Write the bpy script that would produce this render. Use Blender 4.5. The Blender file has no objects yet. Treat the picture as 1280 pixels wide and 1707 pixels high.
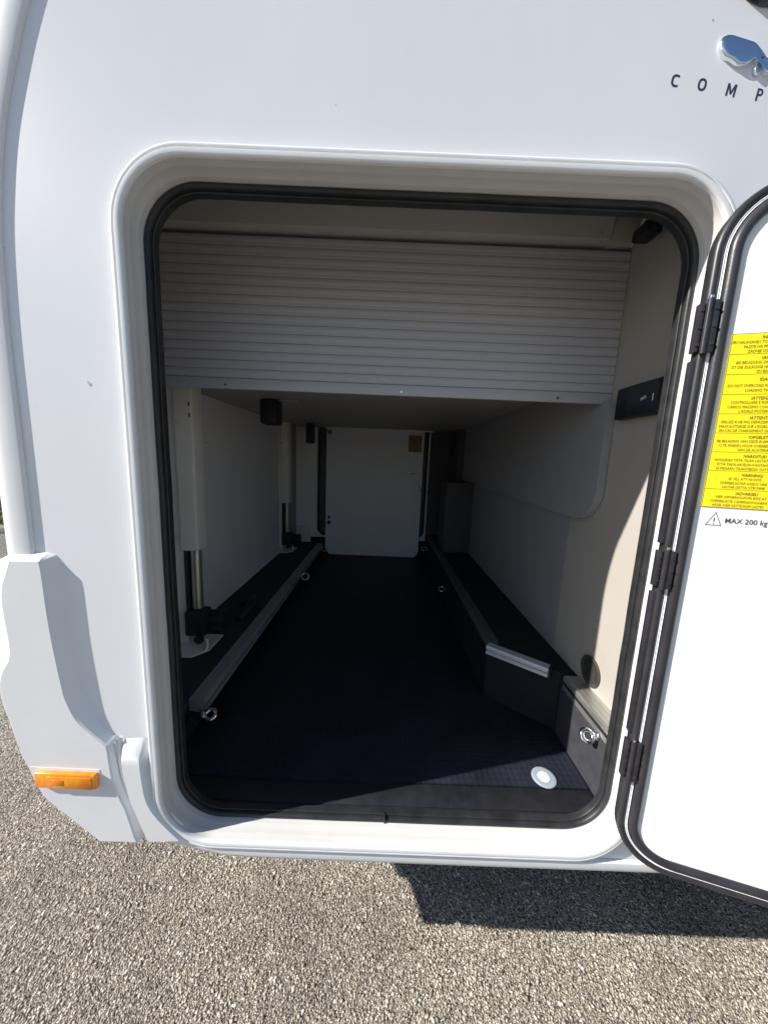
import bpy, bmesh, math, random
import numpy as np
from mathutils import Vector, Matrix, noise
from mathutils.geometry import tessellate_polygon

random.seed(7); np.random.seed(7)
S = bpy.context.scene
COL = S.collection
R = math.radians
H = 1.30            # eye height of the photographer; building coordinates below have z = 0 at eye height

# ------------------------------------------------------------------ camera
cam = bpy.data.cameras.new("camera"); co = bpy.data.objects.new("camera", cam); COL.objects.link(co)
X = Vector((0.99919677, -0.03998993, -0.00257275)); Y = Vector((0.00353002, 0.15179097, -0.98840631)); Z = Vector((0.03991682, 0.98760331, 0.15181021))
M = Matrix((X, Y, Z)).to_4x4(); M.translation = Vector((0, 0, H)); co.matrix_world = M
cam.sensor_fit = 'HORIZONTAL'; cam.sensor_width = 36; cam.lens = 36 * 560 / 1280
cam.clip_start = 0.02; cam.clip_end = 3000
S.camera = co

# ------------------------------------------------------------------ sky, sun, exposure
SUN_TRAVEL = Vector((1, .25, -.68)).normalized()
tosun = -SUN_TRAVEL
w = bpy.data.worlds.new("World"); S.world = w; w.use_nodes = True
wn = w.node_tree; wn.nodes.clear()
sky = wn.nodes.new("ShaderNodeTexSky"); sky.sky_type = 'NISHITA'; sky.sun_disc = False
sky.sun_elevation = math.asin(tosun.z); sky.sun_rotation = math.atan2(tosun.x, tosun.y)
sky.air_density = 1.0; sky.dust_density = 0.6; sky.ozone_density = 3.0
bg = wn.nodes.new("ShaderNodeBackground"); bg.inputs[1].default_value = 0.078
wo = wn.nodes.new("ShaderNodeOutputWorld")
wn.links.new(sky.outputs[0], bg.inputs[0]); wn.links.new(bg.outputs[0], wo.inputs[0])
sl = bpy.data.lights.new("sun", 'SUN'); sl.energy = 5.0; sl.angle = R(0.53); sl.color = (1, .955, .89)
so = bpy.data.objects.new("sun", sl); COL.objects.link(so); so.rotation_euler = SUN_TRAVEL.to_track_quat('-Z', 'Y').to_euler(); so.location = (-20, -5, 14)
S.view_settings.view_transform = 'Standard'; S.view_settings.look = 'None'; S.view_settings.exposure = 0.62; S.view_settings.gamma = 1
S.view_settings.use_curve_mapping = False
S.render.engine = 'CYCLES'
S.cycles.max_bounces = 10; S.cycles.diffuse_bounces = 6; S.cycles.glossy_bounces = 4

# ------------------------------------------------------------------ materials
def mat(name, col, rough=.5, metal=0, coat=0, noise_amt=0, noise_scale=8, bump=0, bump_scale=200, spec=.5, stretch=None, trans=0, ior=1.45, low_col=None):
    m = bpy.data.materials.new(name); m.use_nodes = True
    nt = m.node_tree; b = nt.nodes["Principled BSDF"]
    b.inputs["Base Color"].default_value = (*col, 1); b.inputs["Roughness"].default_value = rough
    b.inputs["Metallic"].default_value = metal; b.inputs["Specular IOR Level"].default_value = spec
    b.inputs["Coat Weight"].default_value = coat; b.inputs["Coat Roughness"].default_value = .08
    b.inputs["Transmission Weight"].default_value = trans; b.inputs["IOR"].default_value = ior
    tc = nt.nodes.new("ShaderNodeTexCoord"); mp = nt.nodes.new("ShaderNodeMapping")
    nt.links.new(tc.outputs["Object"], mp.inputs[0])
    if stretch: mp.inputs["Scale"].default_value = stretch
    if noise_amt:
        n = nt.nodes.new("ShaderNodeTexNoise"); n.inputs["Scale"].default_value = noise_scale; n.inputs["Detail"].default_value = 6
        nt.links.new(mp.outputs[0], n.inputs["Vector"])
        r = nt.nodes.new("ShaderNodeValToRGB"); r.color_ramp.elements[0].position = .3; r.color_ramp.elements[1].position = .7
        lo = [c * (1 - noise_amt) for c in col]; hi = [min(1, c * (1 + noise_amt)) for c in col]
        if low_col: lo = low_col
        r.color_ramp.elements[0].color = (*lo, 1); r.color_ramp.elements[1].color = (*hi, 1)
        nt.links.new(n.outputs[0], r.inputs[0]); nt.links.new(r.outputs[0], b.inputs["Base Color"])
        mr = nt.nodes.new("ShaderNodeMapRange"); mr.inputs[3].default_value = rough * .8; mr.inputs[4].default_value = min(1, rough * 1.25)
        nt.links.new(n.outputs[0], mr.inputs[0]); nt.links.new(mr.outputs[0], b.inputs["Roughness"])
    if bump:
        n2 = nt.nodes.new("ShaderNodeTexNoise"); n2.inputs["Scale"].default_value = bump_scale; n2.inputs["Detail"].default_value = 4
        nt.links.new(mp.outputs[0], n2.inputs["Vector"])
        bp = nt.nodes.new("ShaderNodeBump"); bp.inputs["Strength"].default_value = bump; bp.inputs["Distance"].default_value = .001 if bump_scale > 20 else .01
        nt.links.new(n2.outputs[0], bp.inputs["Height"]); nt.links.new(bp.outputs[0], b.inputs["Normal"])
    return m

M_white = mat("white_gelcoat", (.815, .825, .85), .30, coat=.25, bump=.10, bump_scale=3.5)
M_plastic = mat("white_abs_plastic", (.83, .835, .84), .34, noise_amt=.02, noise_scale=12, bump=.08, bump_scale=300)
M_frame = mat("white_frame_profile", (.83, .835, .84), .33, noise_amt=.03, noise_scale=18)
M_rubber = mat("black_rubber", (.022, .023, .025), .42, noise_amt=.35, noise_scale=30, bump=.25, bump_scale=500)
M_trim = mat("dark_grey_trim", (.027, .027, .030), .38, noise_amt=.2, noise_scale=25)
M_hinge = mat("black_painted_metal", (.03, .028, .034), .35, noise_amt=.2, noise_scale=60)
M_lamin = mat("cream_laminate", (.41, .38, .34), .55, noise_amt=.03, noise_scale=5, bump=.15, bump_scale=500)
M_leftw = mat("pale_wall_laminate", (.88, .88, .90), .5, noise_amt=.02, noise_scale=5, bump=.1, bump_scale=400)
M_jamb = mat("warm_white_jamb_profile", (.67, .665, .65), .36, noise_amt=.03, noise_scale=18)
M_lgrey = mat("light_grey_laminate", (.42, .40, .38), .5, noise_amt=.03, noise_scale=5, bump=.1, bump_scale=400)
M_rgrey = mat("mid_grey_laminate", (.315, .31, .315), .5, noise_amt=.03, noise_scale=5, bump=.1, bump_scale=400)
M_board = mat("white_board", (.80, .80, .82), .45, noise_amt=.02, noise_scale=6)
M_slat = mat("shutter_slat", (.45, .44, .46), .38, noise_amt=.04, noise_scale=4, stretch=(.4, 6, 30), bump=.15, bump_scale=60)
M_alu = mat("anodised_aluminium", (.62, .62, .58), .38, metal=.85, noise_amt=.06, noise_scale=10, stretch=(60, .8, 60), bump=.2, bump_scale=20)
M_chrome = mat("zinc_plated_steel", (.78, .79, .82), .14, metal=1, noise_amt=.12, noise_scale=60)
M_tube = mat("brushed_steel_tube", (.55, .54, .50), .33, metal=.8, noise_amt=.05)
M_blk = mat("black_plastic", (.016, .017, .022), .5, noise_amt=.2, noise_scale=40)
M_post = mat("ivory_coated_steel", (.80, .78, .72), .4, noise_amt=.02)
M_carpet = mat("black_ledge_lining", (.033, .033, .040), .75, noise_amt=.3, noise_scale=60, bump=.4, bump_scale=400)
M_yellow = mat("yellow_label", (.87, .73, .012), .5, noise_amt=.015)
M_ink = mat("black_print", (.10, .085, .02), .6)
M_ink2 = mat("grey_print", (.09, .09, .10), .6)
M_letter = mat("navy_letter_vinyl", (.04, .042, .085), .35)
M_emblem = mat("chrome_emblem", (.86, .93, 1.0), .12, metal=1)
M_amber = mat("amber_lens", (.95, .34, .012), .16, coat=.6, noise_amt=.22, noise_scale=55, low_col=(1.0, .19, .0))  # deep orange mottling painted for light passing through the translucent lens
M_glass = mat("tinted_acrylic_window", (.02, .025, .04), .06, coat=.6)
M_disc = mat("clear_ring_plastic", (.34, .40, .47), .25, coat=.4)
M_discw = mat("white_disc", (.78, .77, .75), .5)
M_mat2 = mat("black_lining", (.009, .010, .015), .85, noise_amt=.2, noise_scale=30, bump=.3, bump_scale=500)
M_riser = mat("lit_riser_grey", (.042, .042, .049), .6, noise_amt=.15, noise_scale=30, bump=.3, bump_scale=400)  # lit copy of the ledge black: sunlight put into the colour
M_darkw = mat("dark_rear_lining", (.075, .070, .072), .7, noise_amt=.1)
M_concrete = mat("kerb_concrete", (.34, .32, .28), .85, noise_amt=.2, noise_scale=20, bump=.6, bump_scale=80)
M_tyre = mat("tyre_rubber", (.03, .03, .03), .8, noise_amt=.2)
M_grille = mat("vent_grille_plastic", (.05, .048, .045), .5, noise_amt=.3, noise_scale=50)

# floor mat with coin-dot relief
M_mat = mat("black_coin_mat", (.013, .015, .026), .55, noise_amt=.3, noise_scale=9)
nt = M_mat.node_tree; b = nt.nodes["Principled BSDF"]
tc = nt.nodes.new("ShaderNodeTexCoord"); mp = nt.nodes.new("ShaderNodeMapping"); mp.inputs["Scale"].default_value = (1, 1, .0)
vo = nt.nodes.new("ShaderNodeTexVoronoi"); vo.inputs["Scale"].default_value = 62; vo.inputs["Randomness"].default_value = .12; vo.feature = 'F1'
rp = nt.nodes.new("ShaderNodeValToRGB"); rp.color_ramp.elements[0].position = .36; rp.color_ramp.elements[1].position = .46
bp = nt.nodes.new("ShaderNodeBump"); bp.inputs["Strength"].default_value = .5; bp.inputs["Distance"].default_value = .0012; bp.invert = True
nt.links.new(tc.outputs["Object"], mp.inputs[0]); nt.links.new(mp.outputs[0], vo.inputs["Vector"]); nt.links.new(vo.outputs["Distance"], rp.inputs[0])
nt.links.new(rp.outputs[0], bp.inputs["Height"]); nt.links.new(bp.outputs[0], b.inputs["Normal"])

def asphalt():
    m = bpy.data.materials.new("asphalt"); m.use_nodes = True; nt = m.node_tree; b = nt.nodes["Principled BSDF"]
    tc = nt.nodes.new("ShaderNodeTexCoord")
    v = nt.nodes.new("ShaderNodeTexVoronoi"); v.inputs["Scale"].default_value = 190
    n = nt.nodes.new("ShaderNodeTexNoise"); n.inputs["Scale"].default_value = 1.3; n.inputs["Detail"].default_value = 8
    for q in (v, n): nt.links.new(tc.outputs["Object"], q.inputs["Vector"])
    r = nt.nodes.new("ShaderNodeValToRGB"); e = r.color_ramp.elements
    e[0].position = 0; e[0].color = (.10, .085, .068, 1); e[1].position = 1; e[1].color = (.55, .50, .43, 1)
    k = e.new(.5); k.color = (.24, .21, .17, 1)
    sp = nt.nodes.new("ShaderNodeSeparateColor"); nt.links.new(v.outputs["Color"], sp.inputs[0]); nt.links.new(sp.outputs[0], r.inputs[0])
    mx = nt.nodes.new("ShaderNodeMix"); mx.data_type = 'RGBA'; mx.blend_type = 'MULTIPLY'; mx.inputs[0].default_value = .5
    nt.links.new(r.outputs[0], mx.inputs[6]); nt.links.new(n.outputs[0], mx.inputs[7]); nt.links.new(mx.outputs[2], b.inputs["Base Color"])
    bp = nt.nodes.new("ShaderNodeBump"); bp.inputs["Strength"].default_value = 1; bp.inputs["Distance"].default_value = .004; bp.invert = True
    nt.links.new(v.outputs["Distance"], bp.inputs["Height"]); nt.links.new(bp.outputs[0], b.inputs["Normal"])
    b.inputs["Roughness"].default_value = .8
    return m
M_asph = asphalt()
def add_specks(m, scale=45, thr=.03, tint=(.45, .43, .40), film=.05):
    nt = m.node_tree; b = nt.nodes["Principled BSDF"]; tc = nt.nodes.new("ShaderNodeTexCoord")
    v = nt.nodes.new("ShaderNodeTexVoronoi"); v.inputs["Scale"].default_value = scale; nt.links.new(tc.outputs["Object"], v.inputs["Vector"])
    sp = nt.nodes.new("ShaderNodeSeparateColor"); nt.links.new(v.outputs["Color"], sp.inputs[0])
    sel = nt.nodes.new("ShaderNodeMath"); sel.operation = 'MULTIPLY'; nt.links.new(sp.outputs[0], sel.inputs[0]); sel.inputs[1].default_value = thr
    lt = nt.nodes.new("ShaderNodeMath"); lt.operation = 'LESS_THAN'; nt.links.new(v.outputs["Distance"], lt.inputs[0]); nt.links.new(sel.outputs[0], lt.inputs[1])
    n = nt.nodes.new("ShaderNodeTexNoise"); n.inputs["Scale"].default_value = 1.6; n.inputs["Detail"].default_value = 7; n.inputs["Roughness"].default_value = .65
    mp = nt.nodes.new("ShaderNodeMapping"); mp.inputs["Scale"].default_value = (1.6, 1, .5); nt.links.new(tc.outputs["Object"], mp.inputs[0]); nt.links.new(mp.outputs[0], n.inputs["Vector"])
    base = b.inputs["Base Color"].default_value[:]; src = b.inputs["Base Color"].links[0].from_socket if b.inputs["Base Color"].links else None
    mr = nt.nodes.new("ShaderNodeMapRange"); mr.inputs[1].default_value = .35; mr.inputs[2].default_value = .75; mr.inputs[3].default_value = 1; mr.inputs[4].default_value = 1 - film; nt.links.new(n.outputs[0], mr.inputs[0])
    mu = nt.nodes.new("ShaderNodeMix"); mu.data_type = 'RGBA'; mu.blend_type = 'MULTIPLY'; mu.inputs[0].default_value = 1; mu.inputs[6].default_value = base
    if src: nt.links.new(src, mu.inputs[6])
    nt.links.new(mr.outputs[0], mu.inputs[7])
    mx = nt.nodes.new("ShaderNodeMix"); mx.data_type = 'RGBA'; nt.links.new(lt.outputs[0], mx.inputs[0]); nt.links.new(mu.outputs[2], mx.inputs[6]); mx.inputs[7].default_value = (*tint, 1)
    nt.links.new(mx.outputs[2], b.inputs["Base Color"])
add_specks(M_white, 28, .035); add_specks(M_plastic, 50, .04, (.40, .37, .33), .07); add_specks(M_frame, 60, .04, (.42, .40, .36), .04)
add_specks(M_mat, 55, .06, (.16, .15, .14), .1)

def stone_mat():
    m = bpy.data.materials.new("stone_chips"); m.use_nodes = True; nt = m.node_tree; b = nt.nodes["Principled BSDF"]
    g = nt.nodes.new("ShaderNodeNewGeometry"); r = nt.nodes.new("ShaderNodeValToRGB"); e = r.color_ramp.elements
    cs = [(0, (.21, .175, .135)), (.22, (.34, .29, .226)), (.5, (.44, .385, .307)), (.76, (.52, .46, .375)), (.90, (.64, .58, .50)), (.98, (.82, .79, .73))]
    e[0].position = 0; e[0].color = (*cs[0][1], 1); e[1].position = cs[-1][0]; e[1].color = (*cs[-1][1], 1)
    for p, c in cs[1:-1]:
        k = e.new(p); k.color = (*c, 1)
    nt.links.new(g.outputs["Random Per Island"], r.inputs[0])
    tc = nt.nodes.new("ShaderNodeTexCoord"); n = nt.nodes.new("ShaderNodeTexNoise"); n.inputs["Scale"].default_value = 3.4; n.inputs["Detail"].default_value = 8
    nt.links.new(tc.outputs["Object"], n.inputs["Vector"])
    mr = nt.nodes.new("ShaderNodeMapRange"); mr.inputs[1].default_value = .3; mr.inputs[2].default_value = .7; mr.inputs[3].default_value = .70; mr.inputs[4].default_value = 1.12
    nt.links.new(n.outputs[0], mr.inputs[0])
    mx = nt.nodes.new("ShaderNodeMix"); mx.data_type = 'RGBA'; mx.blend_type = 'MULTIPLY'; mx.inputs[0].default_value = 1
    nt.links.new(r.outputs[0], mx.inputs[6]); nt.links.new(mr.outputs[0], mx.inputs[7]); nt.links.new(mx.outputs[2], b.inputs["Base Color"])
    b.inputs["Roughness"].default_value = .62; b.inputs["Specular IOR Level"].default_value = .4
    return m
M_stone = stone_mat()

def leaf_mat(name, c0, c1):
    m = bpy.data.materials.new(name); m.use_nodes = True; nt = m.node_tree; b = nt.nodes["Principled BSDF"]
    g = nt.nodes.new("ShaderNodeNewGeometry"); r = nt.nodes.new("ShaderNodeValToRGB")
    r.color_ramp.elements[0].color = (*c0, 1); r.color_ramp.elements[1].color = (*c1, 1)
    nt.links.new(g.outputs["Random Per Island"], r.inputs[0]); nt.links.new(r.outputs[0], b.inputs["Base Color"]); b.inputs["Roughness"].default_value = .6
    return m
M_redleaf = leaf_mat("dark_red_leaves", (.025, .006, .012), (.11, .022, .035))
M_grass = leaf_mat("dry_grass", (.10, .12, .03), (.34, .32, .13))
M_bark = mat("bark", (.06, .045, .035), .9)
M_soil = mat("verge_soil", (.20, .18, .10), .9, noise_amt=.4, noise_scale=6)

# ------------------------------------------------------------------ mesh helpers
class MB:
    def __init__(s): s.v = []; s.f = []
    def add(s, vs, fs):
        o = len(s.v); s.v += [tuple(v) for v in vs]; s.f += [tuple(i + o for i in f) for f in fs]; return s
    def box(s, x0, x1, y0, y1, z0, z1):
        vs = [(x, y, z) for x in (x0, x1) for y in (y0, y1) for z in (z0, z1)]
        return s.add(vs, [(0, 1, 3, 2), (4, 6, 7, 5), (0, 4, 5, 1), (2, 3, 7, 6), (0, 2, 6, 4), (1, 5, 7, 3)])
    def bevbox(s, x0, x1, y0, y1, z0, z1, b=.003, seg=2):
        bm = bmesh.new(); bmesh.ops.create_cube(bm, size=1)
        for v in bm.verts: v.co = Vector(((x0 + x1) / 2 + v.co.x * (x1 - x0), (y0 + y1) / 2 + v.co.y * (y1 - y0), (z0 + z1) / 2 + v.co.z * (z1 - z0)))
        bmesh.ops.bevel(bm, geom=bm.edges[:], offset=b, segments=seg, affect='EDGES', profile=.5)
        return s.addbm(bm)
    def addbm(s, bm):
        bm.verts.ensure_lookup_table(); bm.verts.index_update()
        s.add([v.co[:] for v in bm.verts], [[v.index for v in f.verts] for f in bm.faces]); bm.free(); return s
    def tube(s, pts, r, n=10, closed=False, cap=True, rz=None):
        """pts list of Vector; r radius (or list)"""
        pts = [Vector(p) for p in pts]; N = len(pts); rings = []; up = None
        for i, p in enumerate(pts):
            a = pts[(i - 1) % N] if (closed or i > 0) else p; c = pts[(i + 1) % N] if (closed or i < N - 1) else p
            t = (c - a).normalized()
            if up is None:
                up = Vector((0, 0, 1)) if abs(t.z) < .9 else Vector((0, 1, 0))
            u = (up - t * up.dot(t)).normalized(); up = u; w_ = t.cross(u)
            rr = r[i] if isinstance(r, (list, tuple)) else r
            rings.append([p + (u * math.cos(k * 2 * math.pi / n) + w_ * math.sin(k * 2 * math.pi / n)) * rr for k in range(n)])
        return s.loft(rings, closed_loop=True, closed_path=closed, cap=cap and not closed)
    def loft(s, rings, closed_loop=True, closed_path=False, cap=False):
        n = len(rings[0]); vs = [v for r_ in rings for v in r_]; fs = []
        K = len(rings)
        for i in range(K if closed_path else K - 1):
            j = (i + 1) % K
            for k in range(n if closed_loop else n - 1):
                l = (k + 1) % n; fs.append((i * n + k, i * n + l, j * n + l, j * n + k))
        if cap: fs.append(tuple(reversed(range(n)))); fs.append(tuple((K - 1) * n + k for k in range(n)))
        return s.add(vs, fs)
    def cyl(s, a, b, r, n=20, r2=None):
        return s.tube([a, b], [r, r if r2 is None else r2], n)
    def torus(s, c, axis, r, q, n=28, m=10):
        axis = Vector(axis).normalized(); u = axis.orthogonal().normalized(); w_ = axis.cross(u); c = Vector(c)
        return s.tube([c + (u * math.cos(i * 2 * math.pi / n) + w_ * math.sin(i * 2 * math.pi / n)) * r for i in range(n)], q, m, closed=True)
    def prism(s, poly, f0, f1):
        """poly = list of 2-tuples; f0/f1 map a 2-tuple to 3D for the two ends"""
        n = len(poly); tris = tessellate_polygon([[Vector((p[0], p[1], 0)) for p in poly]])
        vs = [f0(p) for p in poly] + [f1(p) for p in poly]
        fs = [tuple(t) for t in tris] + [tuple(i + n for i in reversed(t)) for t in tris] + [(i, (i + 1) % n, (i + 1) % n + n, i + n) for i in range(n)]
        return s.add(vs, fs)
    def sheet(s, outer, hole, f):
        """polygon with optional hole -> triangles"""
        loops = [[Vector((p[0], p[1], 0)) for p in outer]]
        if hole: loops.append([Vector((p[0], p[1], 0)) for p in reversed(hole)])
        flat = [p for l in loops for p in l]
        tris = tessellate_polygon(loops)
        return s.add([f((p.x, p.y)) for p in flat], [tuple(t) for t in tris])
    def build(s, name, m, parent=None, smooth=40, off=None, mods=None):
        """verts are in eye-height coordinates (z=0 at eye), or in parent-local ones when parent is 'local'"""
        bm = bmesh.new(); vv = [bm.verts.new(v) for v in s.v]
        for f in s.f:
            try: bm.faces.new([vv[i] for i in f])
            except ValueError: pass
        bmesh.ops.remove_doubles(bm, verts=bm.verts, dist=1e-5)
        bmesh.ops.recalc_face_normals(bm, faces=bm.faces)
        if smooth:
            for f in bm.faces: f.smooth = True
            for e in bm.edges: e.smooth = e.calc_face_angle(0) < R(smooth) if len(e.link_faces) == 2 else False
        me = bpy.data.meshes.new(name); bm.to_mesh(me); bm.free()
        return link(me, name, m, parent)

ORIGIN = {}   # world placement of every parent used, rotation only for the doors
def link(me, name, m, parent):
    a = np.empty(len(me.vertices) * 3); me.vertices.foreach_get("co", a); a = a.reshape(-1, 3)
    c = (a.min(0) + a.max(0)) / 2; a = a - c; me.vertices.foreach_set("co", a.ravel()); me.update()
    if m and not me.materials: me.materials.append(m)
    o = bpy.data.objects.new(name, me); COL.objects.link(o)
    c = Vector(c)
    if parent is None:
        o.location = c + Vector((0, 0, H)); ORIGIN[o] = o.location.copy()
    else:
        o.parent = parent; base = ORIGIN[parent]
        if isinstance(base, str): o.location = c; ORIGIN[o] = ('L', c)
        elif isinstance(base, tuple): o.location = c - base[1]; ORIGIN[o] = ('L', c)
        else:
            wl = c + Vector((0, 0, H)); o.location = wl - base; ORIGIN[o] = wl
    return o
def empty(name, loc, label=None, cat=None, group=None, parent=None, rz=0):
    o = bpy.data.objects.new(name, None); COL.objects.link(o); o.rotation_euler = (0, 0, rz); o.empty_display_size = .1
    loc = Vector(loc)
    if parent: o.parent = parent; o.location = loc - ORIGIN[parent]
    else: o.location = loc
    ORIGIN[o] = 'local' if rz else loc
    if label: o['label'] = label; o['category'] = cat
    if group: o['group'] = group
    return o

def rrect(x0, x1, z0, z1, r, d=0, n=12):
    """rounded rectangle loop in (x,z), inset by d"""
    x0 += d; x1 -= d; z0 += d; z1 -= d; r = max(.004, r - d); P = []
    for cx, cz, a0 in ((x1 - r, z1 - r, 0), (x0 + r, z1 - r, 90), (x0 + r, z0 + r, 180), (x1 - r, z0 + r, 270)):
        for i in range(n + 1):
            a = R(a0 + 90 * i / n); P.append((cx + r * math.cos(a), cz + r * math.sin(a)))
    return P
def ring(rect, prof, fmap, closed=False):
    """loft rounded-rect loops for profile [(inset, depth)]"""
    mb = MB(); mb.loft([[fmap(p, dep) for p in rrect(*rect, d=ins)] for ins, dep in prof], closed_path=closed); return mb
XZ = lambda p, y: (p[0], y, p[1])

# ================================================================== GROUND
g = MB()
g.add([(-400, -400, -H), (400, -400, -H), (400, 400, -H), (-400, 400, -H)], [(0, 1, 2, 3)])
go = g.build("asphalt_ground", M_asph, None, 0); go['kind'] = 'structure'; go['label'] = 'grey brown coarse asphalt of the parking area'

def chips():
    base = np.array([(1, 0, 0), (-1, 0, 0), (0, 1, 0), (0, -1, 0), (0, 0, 1), (0, 0, -1.)]); faces = np.array([(0, 2, 4), (2, 1, 4), (1, 3, 4), (3, 0, 4), (2, 0, 5), (1, 2, 5), (3, 1, 5), (0, 3, 5)])
    N = 210000
    # denser where the ground is seen
    x = np.random.uniform(-1.25, 1.75, N); y = np.random.uniform(.46, 1.20, N)
    keep = ~((x > -.4) & (y > 1.05))
    x = x[keep]; y = y[keep]; N = len(x)
    sz = np.random.lognormal(math.log(.0021), .36, N); sz = np.clip(sz, .0011, .0062)
    V = np.tile(base[None], (N, 1, 1)) * (1 + np.random.uniform(-.35, .35, (N, 6, 3)))
    V *= np.stack([np.random.uniform(.75, 1.45, N), np.random.uniform(.65, 1.1, N), np.random.uniform(.35, .6, N)], 1)[:, None, :]
    a = np.random.uniform(0, 2 * math.pi, N); ca, sa = np.cos(a)[:, None], np.sin(a)[:, None]
    xx = V[:, :, 0] * ca - V[:, :, 1] * sa; yy = V[:, :, 0] * sa + V[:, :, 1] * ca
    tx = np.random.uniform(-.35, .35, (N, 1)); ty = np.random.uniform(-.35, .35, (N, 1))
    zz = V[:, :, 2] + xx * tx + yy * ty
    P = np.stack([xx, yy, zz], 2) * sz[:, None, None]
    P[:, :, 0] += x[:, None]; P[:, :, 1] += y[:, None]; P[:, :, 2] += (-H + sz * np.random.uniform(-.05, .28, N))[:, None]
    F = (faces[None] + (np.arange(N) * 6)[:, None, None]).reshape(-1)
    me = bpy.data.meshes.new("stone_chips"); me.vertices.add(N * 6); me.vertices.foreach_set("co", P.ravel())
    nf = N * 8; me.loops.add(nf * 3); me.loops.foreach_set("vertex_index", F.astype(np.int32))
    me.polygons.add(nf); me.polygons.foreach_set("loop_start", np.arange(0, nf * 3, 3, dtype=np.int32))
    me.update(calc_edges=True)
    o = link(me, "stone_chips", M_stone, None); o['kind'] = 'stuff'; o['label'] = 'pale and dark stone chips set in the worn asphalt surface'; o['category'] = 'asphalt chippings'
chips()

# ================================================================== MOTORHOME
ROOT = empty("motorhome", (1.6, 1.7, 0), "white motorhome seen at its rear side with the garage door standing open", "motorhome")
XE = 4.6           # front end of the body, far outside the frame
YB = 2.82          # far side panel
LIP = (-.431, .527, -.803, .450, .10)

# ---- side panel with the door hole, left edge follows the rear corner
edge = [(-.50, .745), (-.547, .647), (-.574, .579), (-.602, .493), (-.619, .412), (-.630, .326), (-.636, .19), (-.637, .044), (-.638, -.199)]
def smooth_curve(P, n=4):
    out = []
    for i in range(len(P) - 1):
        p0 = P[max(0, i - 1)]; p1 = P[i]; p2 = P[i + 1]; p3 = P[min(len(P) - 1, i + 2)]
        for k in range(n):
            t = k / n
            out.append(tuple(.5 * ((2 * p1[j]) + (-p0[j] + p2[j]) * t + (2 * p0[j] - 5 * p1[j] + 4 * p2[j] - p3[j]) * t * t + (-p0[j] + 3 * p1[j] - 3 * p2[j] + p3[j]) * t ** 3) for j in range(2)))
    out.append(P[-1]); return out
ecurve = smooth_curve([(-.30, 1.05), (-.42, .88)] + edge)
outer = [(XE, 1.35), (-.05, 1.35)] + ecurve + [(-.62, -.42), (-.585, -.62), (-.54, -.77), (-.45, -.80), (-.39, -.815), (-.33, -.835), (XE, -.842)]
sp = MB(); sp.sheet(outer, rrect(*LIP, d=-.008), lambda p: (p[0], .600, p[1]))
# skirt roll under the panel
low = [(-.39, -.815), (-.36, -.827), (-.33, -.835), (-.25, -.8415), (1.0, -.842), (XE, -.842)]
sp.loft([[(x, .600, z) for x, z in low], [(x, .604, z - .008) for x, z in low], [(x, .615, z - .014) for x, z in low], [(x, .66, z - .016) for x, z in low]], closed_loop=False)
sp.build("side_panel", M_white, ROOT)

# ---- body shell behind it (roof, far side, underside, cab end, rear)
sh = MB(); sh.box(-.10, XE, .603, YB, 1.35, 1.39); sh.build("roof", M_white, ROOT)
sh = MB(); sh.box(-.76, XE, YB, YB + .03, -.84, 1.35); sh.build("far_side_panel", M_white, ROOT)
sh = MB(); sh.prism([(-.505, .70), (-.455, .6605), (XE, .6605), (XE, YB), (-.505, YB)], lambda p: (p[0], p[1], -.845), lambda p: (p[0], p[1], -.795)); sh.build("underbody", M_blk, ROOT)
sh = MB(); sh.box(XE, XE + .03, .6, YB + .03, -.858, 1.39); sh.build("front_bulkhead", M_white, ROOT)

# ---- rear corner moulding: follows the curve, rolled round to the rear wall
full = [p for p in ecurve if p[1] < .86] + [(-.638, -.215)]
mo = MB()
prof = [(.000, .6005), (-.0012, .5955), (-.004, .5945), (-.030, .5945), (-.047, .596), (-.056, .603), (-.085, .630), (-.125, .672), (-.155, .705), (-.166, .74)]
mo.loft([[(x + dx, y, z) for x, z in full] for dx, y in prof], closed_loop=False)
mo.build("corner_moulding", M_plastic, ROOT, 50)
rw = MB()
full2 = [p for p in ecurve] + [(-.638, -.60)]
rw.loft([[(x - .166, .74, z) for x, z in full2], [(x - .166, YB, z) for x, z in full2]], closed_loop=False)
rw.loft([[(x - .004, .603, z) for x, z in ecurve if z > .8], [(x - .166, .74, z) for x, z in ecurve if z > .8]], closed_loop=False)
rw.add([(-.30, .603, 1.05), (-.466, .74, 1.05), (-.466, YB, 1.05), (-.05, YB, 1.37), (-.05, .603, 1.37)], [(0, 1, 2, 3, 4)])
rw.build("rear_wall", M_white, ROOT)

# ---- bumper corner
front = [(-.674, -.205), (-.618, -.204), (-.615, -.228), (-.612, -.335), (-.606, -.41), (-.601, -.46), (-.593, -.496), (-.580, -.527), (-.556, -.554), (-.532, -.577), (-.527, -.586), (-.525, -.62), (-.521, -.663), (-.511, -.70), (-.500, -.732), (-.484, -.808),
         (-.561, -.809), (-.590, -.781), (-.615, -.757), (-.645, -.728), (-.669, -.699), (-.691, -.636), (-.703, -.60), (-.711, -.556), (-.725, -.479), (-.719, -.434), (-.697, -.389), (-.699, -.292), (-.693, -.251)]
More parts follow.
